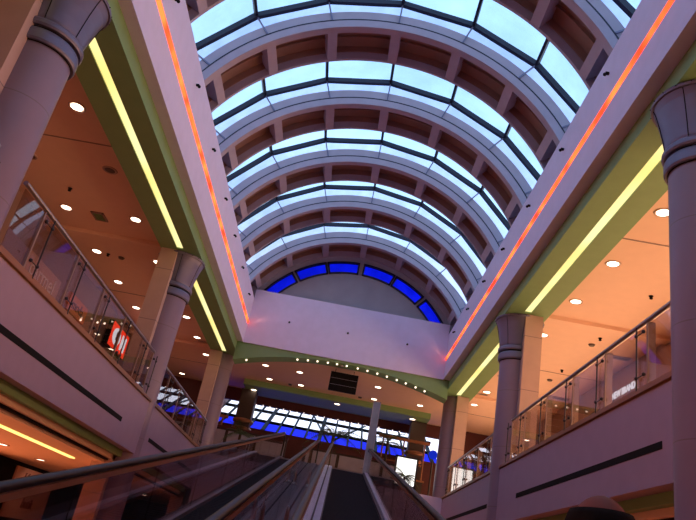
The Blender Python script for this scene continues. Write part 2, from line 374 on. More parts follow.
for j,k in enumerate(ks[:-1]):
    y0=A1+PITCH*k+TH-.01; y1=A1+PITCH*(k+1)+.03
    fr=MB()
    for a in MA[1:-1]: bar(fr,a,GR-.08,GR+.02,y0,y1,.034)
    root=struct('window_%d'%(21+j),fr,M['mullion'],label='glazed vault bay between two ribs')
    pu=MB(); pn=MB()
    for a,b in zip(MA[:-1],MA[1:]):
        chord(pu,a,b,GR-.11,GR+.02,y1-.07,y1+.03); chord(pn,a,b,GR-.08,GR+.02,y0-.04,y0+.02)
    obj('purlin',pu,M['mullion'],root); obj('purlin',pn,M['mullion'],root)
    ho=MB()
    for a in MA[1:-1]: bar(ho,a,R+.21,GR-.10,y1-.05,y1-.015,.016); bar(ho,a,RB,GR-.10,y0-.03,y0,.016)
    obj('upright',ho,M['cap'],root)
    for a,b in zip(MA[:-1],MA[1:]):
        obj('pane',MB().add([pr(GR,a,y0),pr(GR,b,y0),pr(GR,b,y1),pr(GR,a,y1)],[(0,1,2,3)]),M['skyglass'],root)
        n=6
        for yy,nm in((y1,'upstand_pane'),(y0,'upstand_pane')):
            vs=[];fs=[]
            for q in range(n+1):
                t=q/n; aa=a+(b-a)*t; top=Vector(pr(GR-.02,a,yy)).lerp(Vector(pr(GR-.02,b,yy)),t)
                vs+=[pr(RB-.01,aa,yy),tuple(top)]
            fs=[(2*q,2*q+2,2*q+3,2*q+1) for q in range(n)]
            obj(nm,MB().add(vs,fs),M['upglass'],root)

# sloped end glazing beyond the far wall
SL=.42
def gs(xx,t,dz=0): return (xx,YW+.2+t*5.6,5.1+SL*(t*5.6)+dz)
T1=.30; T2=.66
wr=struct('window_40',MB().add([gs(-5.8,0),gs(5.05,0),gs(5.05,T1),gs(-5.8,T1)],[(0,1,2,3)]),M['blueglass'],label='sloped end window with blue lower panes')
obj('pane',MB().add([gs(-5.8,T1),gs(5.05,T1),gs(5.05,1.2),gs(-5.8,1.2)],[(0,1,2,3)]),M['whiteglass'],wr)
xx=-5.8; i=0
while xx<5.1:
    ww=.085 if i%4 else .17
    a=gs(xx,0);b=gs(xx,1.2)
    obj('mullion',MB().hexa([(a[0]-ww/2,a[1],a[2]-.04),(a[0]+ww/2,a[1],a[2]-.04),(b[0]+ww/2,b[1],b[2]-.04),(b[0]-ww/2,b[1],b[2]-.04),(a[0]-ww/2,a[1],a[2]+.05),(a[0]+ww/2,a[1],a[2]+.05),(b[0]+ww/2,b[1],b[2]+.05),(b[0]-ww/2,b[1],b[2]+.05)]),M['black'],wr)
    xx+=.66; i+=1
for t,h in((T2,.13),(T1,.05)):
    a=gs(-5.8,t);b=gs(-5.8,t+h/5.6)
    obj('transom',MB().hexa([(-5.8,a[1],a[2]-.06),(5.05,a[1],a[2]-.06),(5.05,b[1],b[2]-.06),(-5.8,b[1],b[2]-.06),(-5.8,a[1],a[2]+.07),(5.05,a[1],a[2]+.07),(5.05,b[1],b[2]+.07),(-5.8,b[1],b[2]+.07)]),M['black'],wr)
for (xa,ta,xb,tb) in((-1.35,1.1,-.05,0.05),(1.65,.95,.15,.22)):
    obj('brace',MB().tube([gs(xa,ta,-.12),gs(xb,tb,-.12)],.05,6),M['black'],wr)
struct('trim_15',MB().hexa([(-5.8,37.3,7.6),(-5.75,37.3,7.6),(-5.75,YW+.2,5.0),(-5.8,YW+.2,5.0),(-5.8,37.3,10),(-5.75,37.3,10),(-5.75,YW+.2,9),(-5.8,YW+.2,9)]),M['maroon'],label='left cheek of the end window')

# ------------------------------------------------------------------ columns
def column(s,y,kind,label):
    cx=s*(4.40 if s>0 else 4.48); rs=.405
    t=thing('column',label,'column',(cx,y,-2.15),'columns of the atrium')
    p=[(.48,-2.15),(.48,-1.85),(rs,-1.80),(rs,5.40 if kind else Z0)]
    obj('shaft',MB().lathe(cx,y,p,56),M['column'],t)
    obj('pier',MB().box(cx,cx+s*.43,y-.60,y+.60,-2.15,Z0),M['pier'],t)
    if kind:
        cap=[(rs,5.74),(.43,5.76),(.44,5.80),(.46,5.95),(.495,6.15),(.54,6.35),(.575,6.45),(.575,6.46),(.602,6.46),(.612,6.49),(.602,6.515),(rs,6.519)]
        obj('capital',MB().lathe(cx,y,cap,56),M['cap'],t)
        obj('ring',MB().lathe(cx,y,[(rs,5.63),(.465,5.63),(.48,5.66),(.48,5.71),(.465,5.74),(rs,5.745)],56),M['cap'],t)
        obj('ring',MB().lathe(cx,y,[(rs,5.40),(.445,5.40),(.46,5.43),(.46,5.55),(.445,5.59),(rs,5.59)],56),M['cap'],t)
        obj('shaft_neck',MB().lathe(cx,y,[(rs+.01,5.38),(rs+.01,5.75)],56),M['black'],t)
        sm=MB()
        for k in range(0,6):
            a=2*PI*k/6+.75
            sm.tube([(cx+(r+.003)*math.cos(a),y+(r+.003)*math.sin(a),z) for r,z in cap[1:7]],.006,5)
        for k in range(20):
            a=2*PI*k/20
            sm.ball(cx+.614*math.cos(a),y+.614*math.sin(a),6.488,.010,5,3)
        obj('seams_and_rivets',sm,M['black'],t)
    return t
for s in(-1,1):
    n=SIDE[s]
    column(s,7.35,1,'nearest mauve round column with flared capital, %s side'%n)
    column(s,16.3,1,'middle mauve round column with flared capital, %s side'%n)
    column(s,25.2,0,'far plain column without capital where the %s beam ends'%n)
    column(s,-1.6,1,'mauve round column with capital behind the camera, %s side'%n)
for s,x in((-1,-3.95),(1,3.75)):
    t=thing('far_column','square brown column under the wide green beam, %s end'%SIDE[s],'column',(x,30.5,ZS),'columns under the far green beam')
    obj('shaft',MB().box(x-.34,x+.34,30.2,30.85,ZS,Z0),M['brown'],t)
    c=MB()
    for z,r in((4.7,.42),(5.05,.44)): c.lathe(x,30.5,[(.3,z),(r,z+.03),(r+.03,z+.1),(r,z+.17),(.3,z+.2)],24)
    obj('copper_rings',c,M['copper'],t)

# ------------------------------------------------------------------ lamps in the ceilings
def downlight(x,y,z,lit,label,cat='ceiling light',grp='round downlights in the ceilings',r=.115):
    t=thing('downlight',label,cat,(x,y,z),grp)
    obj('trim_ring',MB().lathe(x,y,[(r,z-.002),(r+.03,z-.02),(r+.045,z-.012),(r+.05,z)],24),M['pier'],t)
    obj('lens',MB().disc(x,y,z-.012,r,24),M['lamp'] if lit else M['grille'],t)
    return t
def place(x,rows,z,what):
    for i,(y,lit) in enumerate(rows):
        downlight(x,y,z,lit,('lit' if lit else 'unlit dark')+' round downlight, %s from the camera, %s'%(ORD[i],what))
place(-5.46,[(8.1,1),(10.42,1),(12.61,0),(14.88,1),(17.43,1),(19.75,1),(22.0,1),(24.25,1),(26.5,1),(28.6,1)],ZC,'left gallery, row by the beam')
place(-7.22,[(12.6,0),(14.91,1),(17.45,1),(19.71,1),(22.0,1),(26.5,1),(30.7,1)],ZC,'left gallery, row by the shops')
place(5.37,[(8.1,1),(10.47,1),(12.73,1),(14.96,1),(17.55,1),(19.8,1),(22.0,1),(24.25,1),(26.4,1),(28.35,1)],ZC,'right gallery, row by the beam')
for x,y,l in((-3.02,26.41,'left pair, near one'),(-3.0,28.58,'left pair, far one'),(-1.64,26.48,'second row from left, near one'),(-1.63,28.6,'second row from left, far one'),(1.53,26.5,'third row, near one'),(1.54,28.62,'third row, far one'),(3.46,28.2,'rightmost row, far one')):
    downlight(x,y,ZC,1,'lit round downlight in the far salmon ceiling, '+l)
for x,y,l in((.02,29.75,'middle'),(-3.75,30.1,'left end'),(3.4,29.9,'right end')):
    downlight(x,y,Z0,1,'lit round downlight in the wide green beam, '+l)
for i,(x,y) in enumerate(((-7.1,16.05),(-7.2,18.65),(-7.34,21.48),(-6.26,26.5))):
    downlight(x,y,LOWC,1,'lit downlight in the lower ceiling under the left gallery, %s from camera'%ORD[i])
# dark detectors and sprinklers
for i,(x,y) in enumerate(((6.71,13.93),(6.74,17.01),(6.78,20.21),(-6.75,13.82),(-6.9,17.5))):
    t=thing('sprinkler','tiny dark sprinkler on the %s gallery ceiling, %s from the camera'%('right' if x>0 else 'left',ORD[i if x>0 else i-3]),'sprinkler',(x,y,ZC),'sprinklers')
    obj('head',MB().lathe(x,y,[(.001,ZC-.09),(.04,ZC-.07),(.03,ZC-.04),(.05,ZC-.01),(.05,ZC+.005)],12),M['black'],t)
for i,(x,y) in enumerate(((6.73,17.59),(6.78,21.41),(-6.55,17.6),(-2.1,28.8),(.94,28.74))):
    o=obj('detector',MB().lathe(x,y,[(.001,ZC-.05),(.07,ZC-.045),(.09,ZC-.01),(.09,ZC)],16),M['grille'])
    tag(o,['brown round detector on right gallery ceiling, nearer one','brown round detector on right gallery ceiling, farther one','brown round detector on left gallery ceiling past the middle step','brown round detector on far ceiling, left of the hanging board','brown round detector on far ceiling, right of the hanging board'][i],'smoke detector','ceiling detectors')
def grille(x,y,w_,d_,label,m='grille'):
    t=thing('air_grille',label,'air vent',(x,y,ZC))
    obj('frame',MB().box(x-w_,x+w_,y-d_,y-d_+.04,ZC-.03,ZC).box(x-w_,x+w_,y+d_-.04,y+d_,ZC-.03,ZC).box(x-w_,x-w_+.04,y-d_,y+d_,ZC-.03,ZC).box(x+w_-.04,x+w_,y-d_,y+d_,ZC-.03,ZC),M['shopgrey'],t)
    b=MB().box(x-w_,x+w_,y-d_,y+d_,ZC-.008,ZC)
    obj('backing',b,M['black'],t)
    sl=MB(); k=-d_+.08
    while k<d_-.05: sl.box(x-w_+.04,x+w_-.04,y+k,y+k+.02,ZC-.025,ZC-.01); k+=.06
    obj('slats',sl,M[m],t)
grille(-6.43,15.08,.16,.22,'small square green black vent in the left gallery ceiling','green')
grille(7.6,18.2,.42,.12,'long dark air grille in right gallery ceiling, nearer one')
grille(7.6,23.3,.42,.14,'long dark air grille in right gallery ceiling, farther one')
t=thing('loudspeaker','small black loudspeaker hanging under the right gallery ceiling','loudspeaker',(7.0,23.9,6.0))
obj('cabinet',MB().box(6.85,7.15,23.8,24.1,5.75,6.15),M['black'],t); obj('bracket',MB().tube([(7.0,23.95,6.15),(7.0,23.95,ZC)],.025,6),M['darkmetal'],t)
obj('cone',MB().lathe(7.0,23.79,[(.001,5.95)],8) if 0 else MB().ball(7.0,23.80,5.95,.09,12,6),M['grille'],t)

# hook-like fixtures on the white faces
for s in(-1,1):
    for i,y in enumerate((8.79,11.04,13.33,15.63,17.8,20.1,22.45)):
        o=obj('wall_spot',MB().box(s*(HW-.06),s*HW,y-.02,y+.02,8.15,8.19).ball(s*(HW-.07),y,8.14,.032,8,5),M['black'])
        tag(o,'tiny dark fixture on the %s white fascia, %s from the camera'%(SIDE[s],ORD[i]),'light fixture','tiny fixtures on the fascias')
for i,x in enumerate((-2.2,0,2.22)):
    o=obj('wall_spot',MB().box(x-.02,x+.02,YE-.06,YE,7.85,7.89).ball(x,YE-.07,7.86,.038,8,5),M['black'])
    tag(o,'tiny dark fixture on the end white band, %s'%['left one','middle one','right one'][i],'light fixture','tiny fixtures on the end band')
# bulbs under the green arch
bx=[-3.44,-1.63,-1.25,-.9,-.52,-.18,.18,.59,.95,1.32,1.68,2.05,2.39,2.76,3.1]
for i,x in enumerate(bx):
    z=6.75-.04*x*x
    t=thing('arch_bulb','small glowing bulb under the green arch, %s from the left'%ORD[i],'light bulb',(x,24.05,z-.05),'bulbs under the green arch')
    obj('glass',MB().ball(x,24.05,z-.055,.036,10,6),M['bulb'],t); obj('socket',MB().lathe(x,24.05,[(.02,z-.03),(.025,z)],8),M['darkmetal'],t)
nb=27
for i in range(nb):
    x=-4.3+8.3*i/(nb-1)
    o=obj('string_bulb',MB().ball(x,YW-.07,6.17+.02*math.sin(i*2.3),.026,8,5),M['bulb2'])
    tag(o,'small white bulb of the light string along the end window top','light bulb','string lights over the end window')
o=obj('light_cable',MB().tube([(-4.4+8.5*i/60,YW-.05,6.20+.01*math.sin(i)) for i in range(61)],.012,5),M['black']); tag(o,'thin dark cable carrying the string lights on the maroon wall','cable')

# hanging board
t=thing('hanging_board','black hanging information board with three rows behind the green arch','sign',(.16,24.95,5.95))
obj('panel',MB().box(-.36,.68,24.9,25.0,5.93,6.64),M['black'],t)
obj('divider',MB().box(-.33,.65,24.888,24.9,6.16,6.168).box(-.33,.65,24.888,24.9,6.40,6.408),M['greypanel'],t)
obj('hanger',MB().tube([(-.2,24.95,6.64),(-.2,24.95,ZC)],.015,6).tube([(.5,24.95,6.64),(.5,24.95,ZC)],.015,6),M['darkmetal'],t)
def text(body,size,loc,rot,m,parent=None,name='lettering',ext=.01,label=None,shear=0,bold=0):
    cu=bpy.data.curves.new(name,'FONT'); cu.body=body; cu.size=size*K; cu.extrude=ext*K; cu.align_x='CENTER'; cu.align_y='CENTER'; cu.shear=shear; cu.offset=bold
    tmp=bpy.data.objects.new('tmp',cu); C.objects.link(tmp)
    dg=bpy.context.evaluated_depsgraph_get(); dg.update()
    me=bpy.data.meshes.new_from_object(tmp.evaluated_get(dg)); bpy.data.objects.remove(tmp)
    o=bpy.data.objects.new(name,me); C.objects.link(o); me.materials.clear(); me.materials.append(m)
    o.parent=parent
    o.location=W(*loc)-(Vector(parent['_o']) if parent else Vector((0,0,0))); o.rotation_euler=rot
    return o
for z,b in((6.52,'GIRIS'),(6.28,'KAT 1'),(6.05,'KAT 2')): pass
RL=(PI/2,0,PI/2)     # reads from the atrium on the left wall
RR=(PI/2,0,-PI/2)    # reads from the atrium on the right wall
# shop signs
t=thing('shop_sign','glowing red light box with white oval emblem and letter on the left gallery','sign',(-7.76,23,5.35))
obj('box',MB().box(-7.95,-7.78,21.98,23.97,5.36,6.2),M['black'],t)
obj('face',MB().box(-7.78,-7.76,22.02,23.93,5.38,6.18),M['ledred'],t)
m=MB()
def oval(m,cy,cz,ry,rz,x0,x1,n=28):
    vs0=[(x0,cy+ry*math.cos(2*PI*k/n),cz+rz*math.sin(2*PI*k/n)) for k in range(n)]; vs1=[(x1,v[1],v[2]) for v in vs0]
    m.loft([vs0,vs1],smooth=False)
oval(m,22.62,5.80,.43,.29,-7.76,-7.75)
obj('emblem',m,M['ledwhite'],t)
text('R',.42,(-7.745,22.62,5.80),RL,M['txtbrown'],t,'emblem_letter')
text('M',.72,(-7.745,23.42,5.75),RL,M['ledwhite'],t,'letter',bold=.02)
t=thing('shop_sign','pale board with raised letters above the left shops, nearest sign','sign',(-8.2,16.9,5.18))
obj('board',MB().box(-8.2,-8.1,15.7,18.0,5.22,5.85),M['shopcream'],t)
text('carmel',.62,(-8.09,16.85,5.50),RL,M['woodtxt'],t)
t=thing('shop_sign','orange board with dark letters on the left gallery before the red light box','sign',(-8.2,19.6,5.4))
obj('board',MB().box(-8.2,-8.1,18.87,20.4,5.4,5.91),M['orangepaint'],t)
text('moda',.42,(-8.09,19.62,5.66),RL,M['txtbrown'],t)
for i,y in enumerate((18.98,19.78,20.24,20.81)):
    y2=y
    o=obj('track_spot',MB().ball(-7.62,y2,5.16+.28*(y2-18.98)/1.83*1.9,.035,8,5),M['bulb']); tag(o,'tiny white spot lamp by the orange board, %s from the left'%ORD[i],'spot lamp','tiny spot lamps on the left gallery')
t=thing('shop_sign','taupe shop fascia board with white capital letters on the right gallery','sign',(8.2,18.4,5.7))
obj('board',MB().box(8.08,8.2,15.5,21.5,5.75,6.5),M['shopgrey'],t)
text('NEW BRAND',.27,(8.06,18.7,5.98),RR,M['ledwhite'],t,bold=.006)
t=thing('shop_poster','pale pink shop panel with dark script in the lower left shop front','sign',(-8.86,22.7,-.1))
obj('board',MB().box(-8.855,-8.80,21.2,24.3,-.35,1.08),M['shopcream'],t)
text('Kerler',.62,(-8.79,22.55,.72),RL,M['txtbrown'],t,shear=.3)
text('butik',.42,(-8.79,22.7,.10),RL,M['txtbrown'],t,shear=.3)
# small warm lamp that lights the poster
# ------------------------------------------------------------------ gallery balustrades
def balustrade(s,ya,yb,posts,label,zt=1.03):
    x=s*4.22; zt=ZS+zt
    t=thing('balustrade',label,'railing',(x,(ya+yb)/2,ZS),'glass balustrades of the galleries')
    obj('handrail',MB().tube([(x,ya,zt),(x,yb,zt)],.035,10),M['steel'],t)
    obj('base_shoe',MB().box(x-.03,x+.03,ya,yb,ZS+.05,ZS+.13),M['copper'],t)
    ed=[ya]+list(posts)+[yb]
    for a,b in zip(ed[:-1],ed[1:]):
        if b-a<.2: continue
        obj('glass_panel',MB().box(x-.006,x+.006,a+.05,b-.05,ZS+.13,zt-.06),M['balglass'],t)
    for y in posts:
        obj('post',MB().box(x-s*.01,x+s*(.10 if s>0 else .04),y-.018,y+.018,ZS+.03,zt-.02),M['post'],t)
        c=MB().tube([(x-s*.03,y+.28,ZS+.05),(x-s*.03,y+.28,zt-.02)],.012,6)
        for z in(ZS+.28,zt-.15):
            c.tube([(x-s*.03,y+.30,z),(x-s*.03,y+.02,z)],.008,6); c.ball(x-s*.035,y+.28,z,.028,8,5); c.ball(x-s*.035,y+.05,z,.028,8,5)
        obj('clamp_rod',c,M['darkmetal'],t)
    return t
for s in(-1,1):
    n=SIDE[s]
    balustrade(s,-1.2,6.95,[-.9,.5,1.9,3.3,4.7,6.1,6.9],'glass balustrade of the %s gallery beside and behind the camera'%n)
    balustrade(s,7.8,15.5,[8.55,10.0,11.45,12.93,14.40,15.45],'glass balustrade between near and middle columns, %s gallery'%n)
    balustrade(s,16.75,23.7,[17.5,18.95,20.4,21.85,23.3],'glass balustrade between middle and far columns, %s gallery'%n)

# ------------------------------------------------------------------ travelators
S_=.195; Y0=-3.85; Y1=21.2
def zr(y,h): return -h+S_*min(y,Y1)
def slab(m,x0,x1,h0,h1,ya=Y0,yb=Y1,ext=.2):
    """band following the ramp; h measured down from the lens plane"""
    ys=[ya,yb]+([yb+ext] if ext else [])
    rings=[[(x0,y,zr(y,h0)),(x1,y,zr(y,h0)),(x1,y,zr(y,h1)),(x0,y,zr(y,h1))] for y in ys]
    return m.loft(rings,smooth=False)
D=1.40; H=.66
def travelator(xl,xr,dl,dr,label,bright):
    t=thing('travelator',label,'moving walkway',((xl+xr)/2,Y0,-2.15),'pair of moving walkways')
    bl=slab(MB(),dl,dr,D+.03,D+.10); obj('belt',bl,M['belt'],t)
    cl=MB(); y=Y0
    while y<Y1:
        cl.box(dl+.02,dr-.02,y,y+.012,zr(y,D+.03),zr(y,D+.03)+.006); y+=.14
    obj('belt_ridges',cl,M['darkmetal'],t)
    obj('inner_deck',slab(MB(),xl-.07,dl,D-.02,D+.12),M['deck'],t)
    obj('inner_deck',slab(MB(),dr,xr+.07,D-.02,D+.12),M['deck'],t)
    for x in([dl-.06,dr+.10] if bright else [dr+.1]):
        obj('deck_trim',slab(MB(),x-.05,x+.045,D-.045,D-.02,ext=0),M['brightdeck'],t)
    obj('truss_cladding',slab(MB(),xl-.07,xr+.07,D+.12,D+.55,ext=0),M['shopgrey'],t)
    obj('comb_plate',MB().box(dl,dr,Y1,Y1+.2,zr(Y1,D+.03),zr(Y1,D)+.01),M['steel'],t)
    for x in(xl,xr):
        y=Y0+.3
        while y<Y1-.1:
            y2=min(y+2.1,Y1)
            obj('glass_panel',MB().hexa([(x-.006,y,zr(y,D)),(x+.006,y,zr(y,D)),(x+.006,y2-.02,zr(y2-.02,D)),(x-.006,y2-.02,zr(y2-.02,D)),(x-.006,y,zr(y,H+.05)),(x+.006,y,zr(y,H+.05)),(x+.006,y2-.02,zr(y2-.02,H+.05)),(x-.006,y2-.02,zr(y2-.02,H+.05))]),M['rampglass'],t)
            y+=2.1
        pts=[(x,Y0-.25,zr(Y0,D)+.05),(x,Y0-.38,zr(Y0,(D+H)/2)),(x,Y0-.2,zr(Y0,H+.04)),(x,Y0+.3,zr(Y0+.3,H))]+[(x,Y1-.3,zr(Y1-.3,H)),(x,Y1+.05,zr(Y1,H)),(x,Y1+.4,zr(Y1,H)-.06),(x,Y1+.52,zr(Y1,H)-.3),(x,Y1+.40,zr(Y1,D)+.1)]
        obj('handrail',MB().tube(pts,.031,10),M['rubber'],t)
        obj('handrail_guide',slab(MB(),x-.022,x+.022,H+.035,H+.075,Y0+.2,Y1,0),M['copper'],t)
        hl=MB().tube([(x,Y0+.3,zr(Y0+.3,H)+.036),(x,Y1,zr(Y1,H)+.036)],.008,5)
    return t
travelator(-1.29,-.21,-1.24,-.62,'left moving walkway with dark belt rising to the far floor',0)
travelator(.21,1.37,.34,1.27,'right moving walkway with bright edged decks rising from under the camera',1)
# metal sheet between the two walkways with bollards
t=thing('divider_sheet','brushed metal sheet between the two walkways','metal panel',(0,Y0,-2.15))
obj('panel',slab(MB(),-.13,.13,D-.0,D+.3,ext=0),M['deck'],t)
obj('seam',slab(MB(),-.012,.012,D-.008,D,ext=0),M['black'],t)
for i,(x,y) in enumerate(((-.07,14.2),(.06,14.4),(-.06,8.6),(.06,8.8))):
    z=zr(y,D)
    o=obj('bollard',MB().lathe(x,y,[(.06,z+.002),(.055,z+.02),(.03,z+.05),(.022,z+.26),(.012,z+.30),(.001,z+.31)],14),M['steel'])
    tag(o,'small steel anti-slide cone on the divider sheet, %s, %s one'%('far pair' if i<2 else 'near pair',['left','right'][i%2]),'bollard','anti-slide cones on the divider')
struct('floor_landing',MB().box(-1.6,1.6,Y1+.21,YE+.05,ZS-.4,ZS),M['floor'])
# tall glass panel at the head of the right walkway
t=thing('glass_totem','tall narrow blue grey glass panel at the head of the right walkway','glass panel',(1.37,21.4,ZS))
obj('panel',MB().box(1.27,1.47,21.45,21.50,ZS+.0,4.98),M['frost'],t)
obj('frame',MB().box(1.25,1.27,21.44,21.51,ZS,5.0).box(1.47,1.49,21.44,21.51,ZS,5.0).box(1.25,1.49,21.44,21.51,4.98,5.01),M['greypanel'],t)

# ------------------------------------------------------------------ far floor furniture
def parapet(x0,x1,y,label):
    t=thing('parapet',label,'low wall',((x0+x1)/2,y,ZS),'panelled low walls on the far floor')
    obj('body',MB().box(x0,x1,y,y+.12,ZS,4.2),M['brown'],t)
    n=max(1,int((x1-x0)/1.15)); w_=(x1-x0)/n
    for i in range(n): obj('panel',MB().box(x0+i*w_+.06,x0+(i+1)*w_-.06,y-.02,y,3.15,4.12),M['greypanel'],t)
    obj('cap_rail',MB().box(x0-.02,x1+.02,y-.05,y+.17,4.2,4.28),M['maroon'],t)
parapet(-1.0,3.4,28.0,'low wall with grey panels at the middle of the far floor')
parapet(-5.2,-1.6,27.2,'low wall with grey panels at the left of the far floor')
def palm(x,y,h,r,nf,label,sc=1,pot=True,lean=0):
    t=thing('potted_palm',label,'plant',(x,y,ZS),'plants on the far floor')
    if pot: obj('pot',MB().lathe(x,y,[(.001,ZS),(.2*sc,ZS),(.27*sc,ZS+.42*sc),(.29*sc,ZS+.45*sc),(.25*sc,ZS+.45*sc),(.24*sc,ZS+.38*sc),(.001,ZS+.38*sc)],20),M['pot'],t)
    tp=(x+lean,y,ZS+h)
    obj('trunk',MB().tube([(x,y,ZS+.1),(x+lean*.4,y,ZS+h*.5),tp],[.075*sc,.06*sc,.05*sc],8),M['trunk'],t)
    m=MB()
    for k in range(nf):
        a=2*PI*k/nf+random.random()*.5; el=random.uniform(.2,1.25); L=r*random.uniform(.8,1.15)
        pts=[]
        for i in range(9):
            u=i/8; d=L*u*math.cos(el*(1-.3*u)); zz=L*u*math.sin(el)-L*.75*u*u*(1.2-el*.5)
            pts.append(Vector((tp[0]+d*math.cos(a),tp[1]+d*math.sin(a),tp[2]+zz)))
        m.tube(pts,[.012*(1-.7*i/8) for i in range(9)],4)
        side=Vector((-math.sin(a),math.cos(a),0))
        for i in range(1,9):
            for q in(0,.5):
                j=min(i+q,8); i0=int(j); fr=j-i0; p=pts[i0] if i0>=8 else pts[i0].lerp(pts[i0+1],fr)
                d=(pts[min(i0+1,8)]-pts[min(i0,7)]).normalized(); ll=L*.34*math.sin(PI*min(j,7.6)/8.4+.25)
                for sg in(-1,1):
                    tip=p+side*sg*ll*.8+d*ll*.55+Vector((0,0,-ll*.35))
                    m.add([p-d*.012,p+d*.02,tip],[(0,1,2)])
    obj('fronds',m,M['leaf'],t)
palm(.15,26.2,1.75,1.25,16,'tall dark palm in the middle before the end window')
palm(-3.3,26.1,1.15,.85,12,'leafy palm on the left by the left low wall')
palm(2.3,27.3,2.1,1.0,12,'slender palm to the right before the end window')
palm(3.0,25.9,.75,.62,13,'dark bushy plant before the white light box',.8)
palm(1.75,26.0,.55,.5,10,'small plant in terracotta pot beside the right walkway',.9)
palm(5.6,26.5,1.5,.8,12,'palm behind the right far column by the gallery')
t=thing('light_box','bright white light box behind a dark bushy plant','sign',(3.15,27.2,ZS))
obj('screen',MB().box(2.75,3.5,27.0,27.03,3.35,4.35),M['lightbox'],t)
obj('frame',MB().box(2.68,2.75,26.98,27.1,ZS,4.42).box(3.5,3.57,26.98,27.1,ZS,4.42).box(2.68,3.57,26.98,27.1,4.35,4.42).box(2.68,3.57,26.98,27.1,3.27,3.35).box(2.75,3.5,27.03,27.1,3.35,4.35),M['darkmetal'],t)
def kiosk(x0,x1,y,zt,label):
    t=thing('kiosk',label,'kiosk',((x0+x1)/2,y,ZS),'wooden kiosks on the far floor')
    obj('counter',MB().box(x0,x1,y,y+.5,ZS,3.75),M['brown'],t)
    obj('counter_top',MB().box(x0-.06,x1+.06,y-.06,y+.56,3.75,3.82),M['wood'],t)
    for x in(x0+.05,(x0+x1)/2,x1-.05): obj('post',MB().tube([(x,y+.25,3.8),(x,y+.25,zt)],.035,8),M['wood'],t)
    obj('top_beam',MB().box(x0-.15,x1+.15,y+.19,y+.31,zt,zt+.11),M['wood'],t)
    obj('shelf',MB().box(x0+.1,x1-.1,y+.15,y+.4,4.4,4.44),M['wood'],t)
kiosk(2.15,4.0,28.5,5.30,'wooden kiosk frame with orange top beam right of the walkways')
kiosk(-6.4,-4.4,27.9,4.75,'wooden kiosk frame on the far left behind the left column')
t=thing('globe_lamp','blue glowing lamp on a pole beside the right far column','lamp',(4.45,29.6,ZS))
obj('pole',MB().tube([(4.45,29.6,ZS),(4.45,29.6,4.9)],.04,8),M['darkmetal'],t)
obj('globe',MB().ball(4.45,29.6,5.12,.19,16,10),M['bluelamp'],t)
for i,(x,y,z) in enumerate(((-2.15,28.6,4.25),(-.72,28.5,4.05))):
    o=obj('globe_lamp',MB().ball(x,y,z,.085,12,8).tube([(x,y,ZS),(x,y,z-.05)],.02,6),M['bulb']); tag(o,['small white globe lamp behind the left low wall','small white globe lamp between the two low walls'][i],'lamp','white globe lamps')

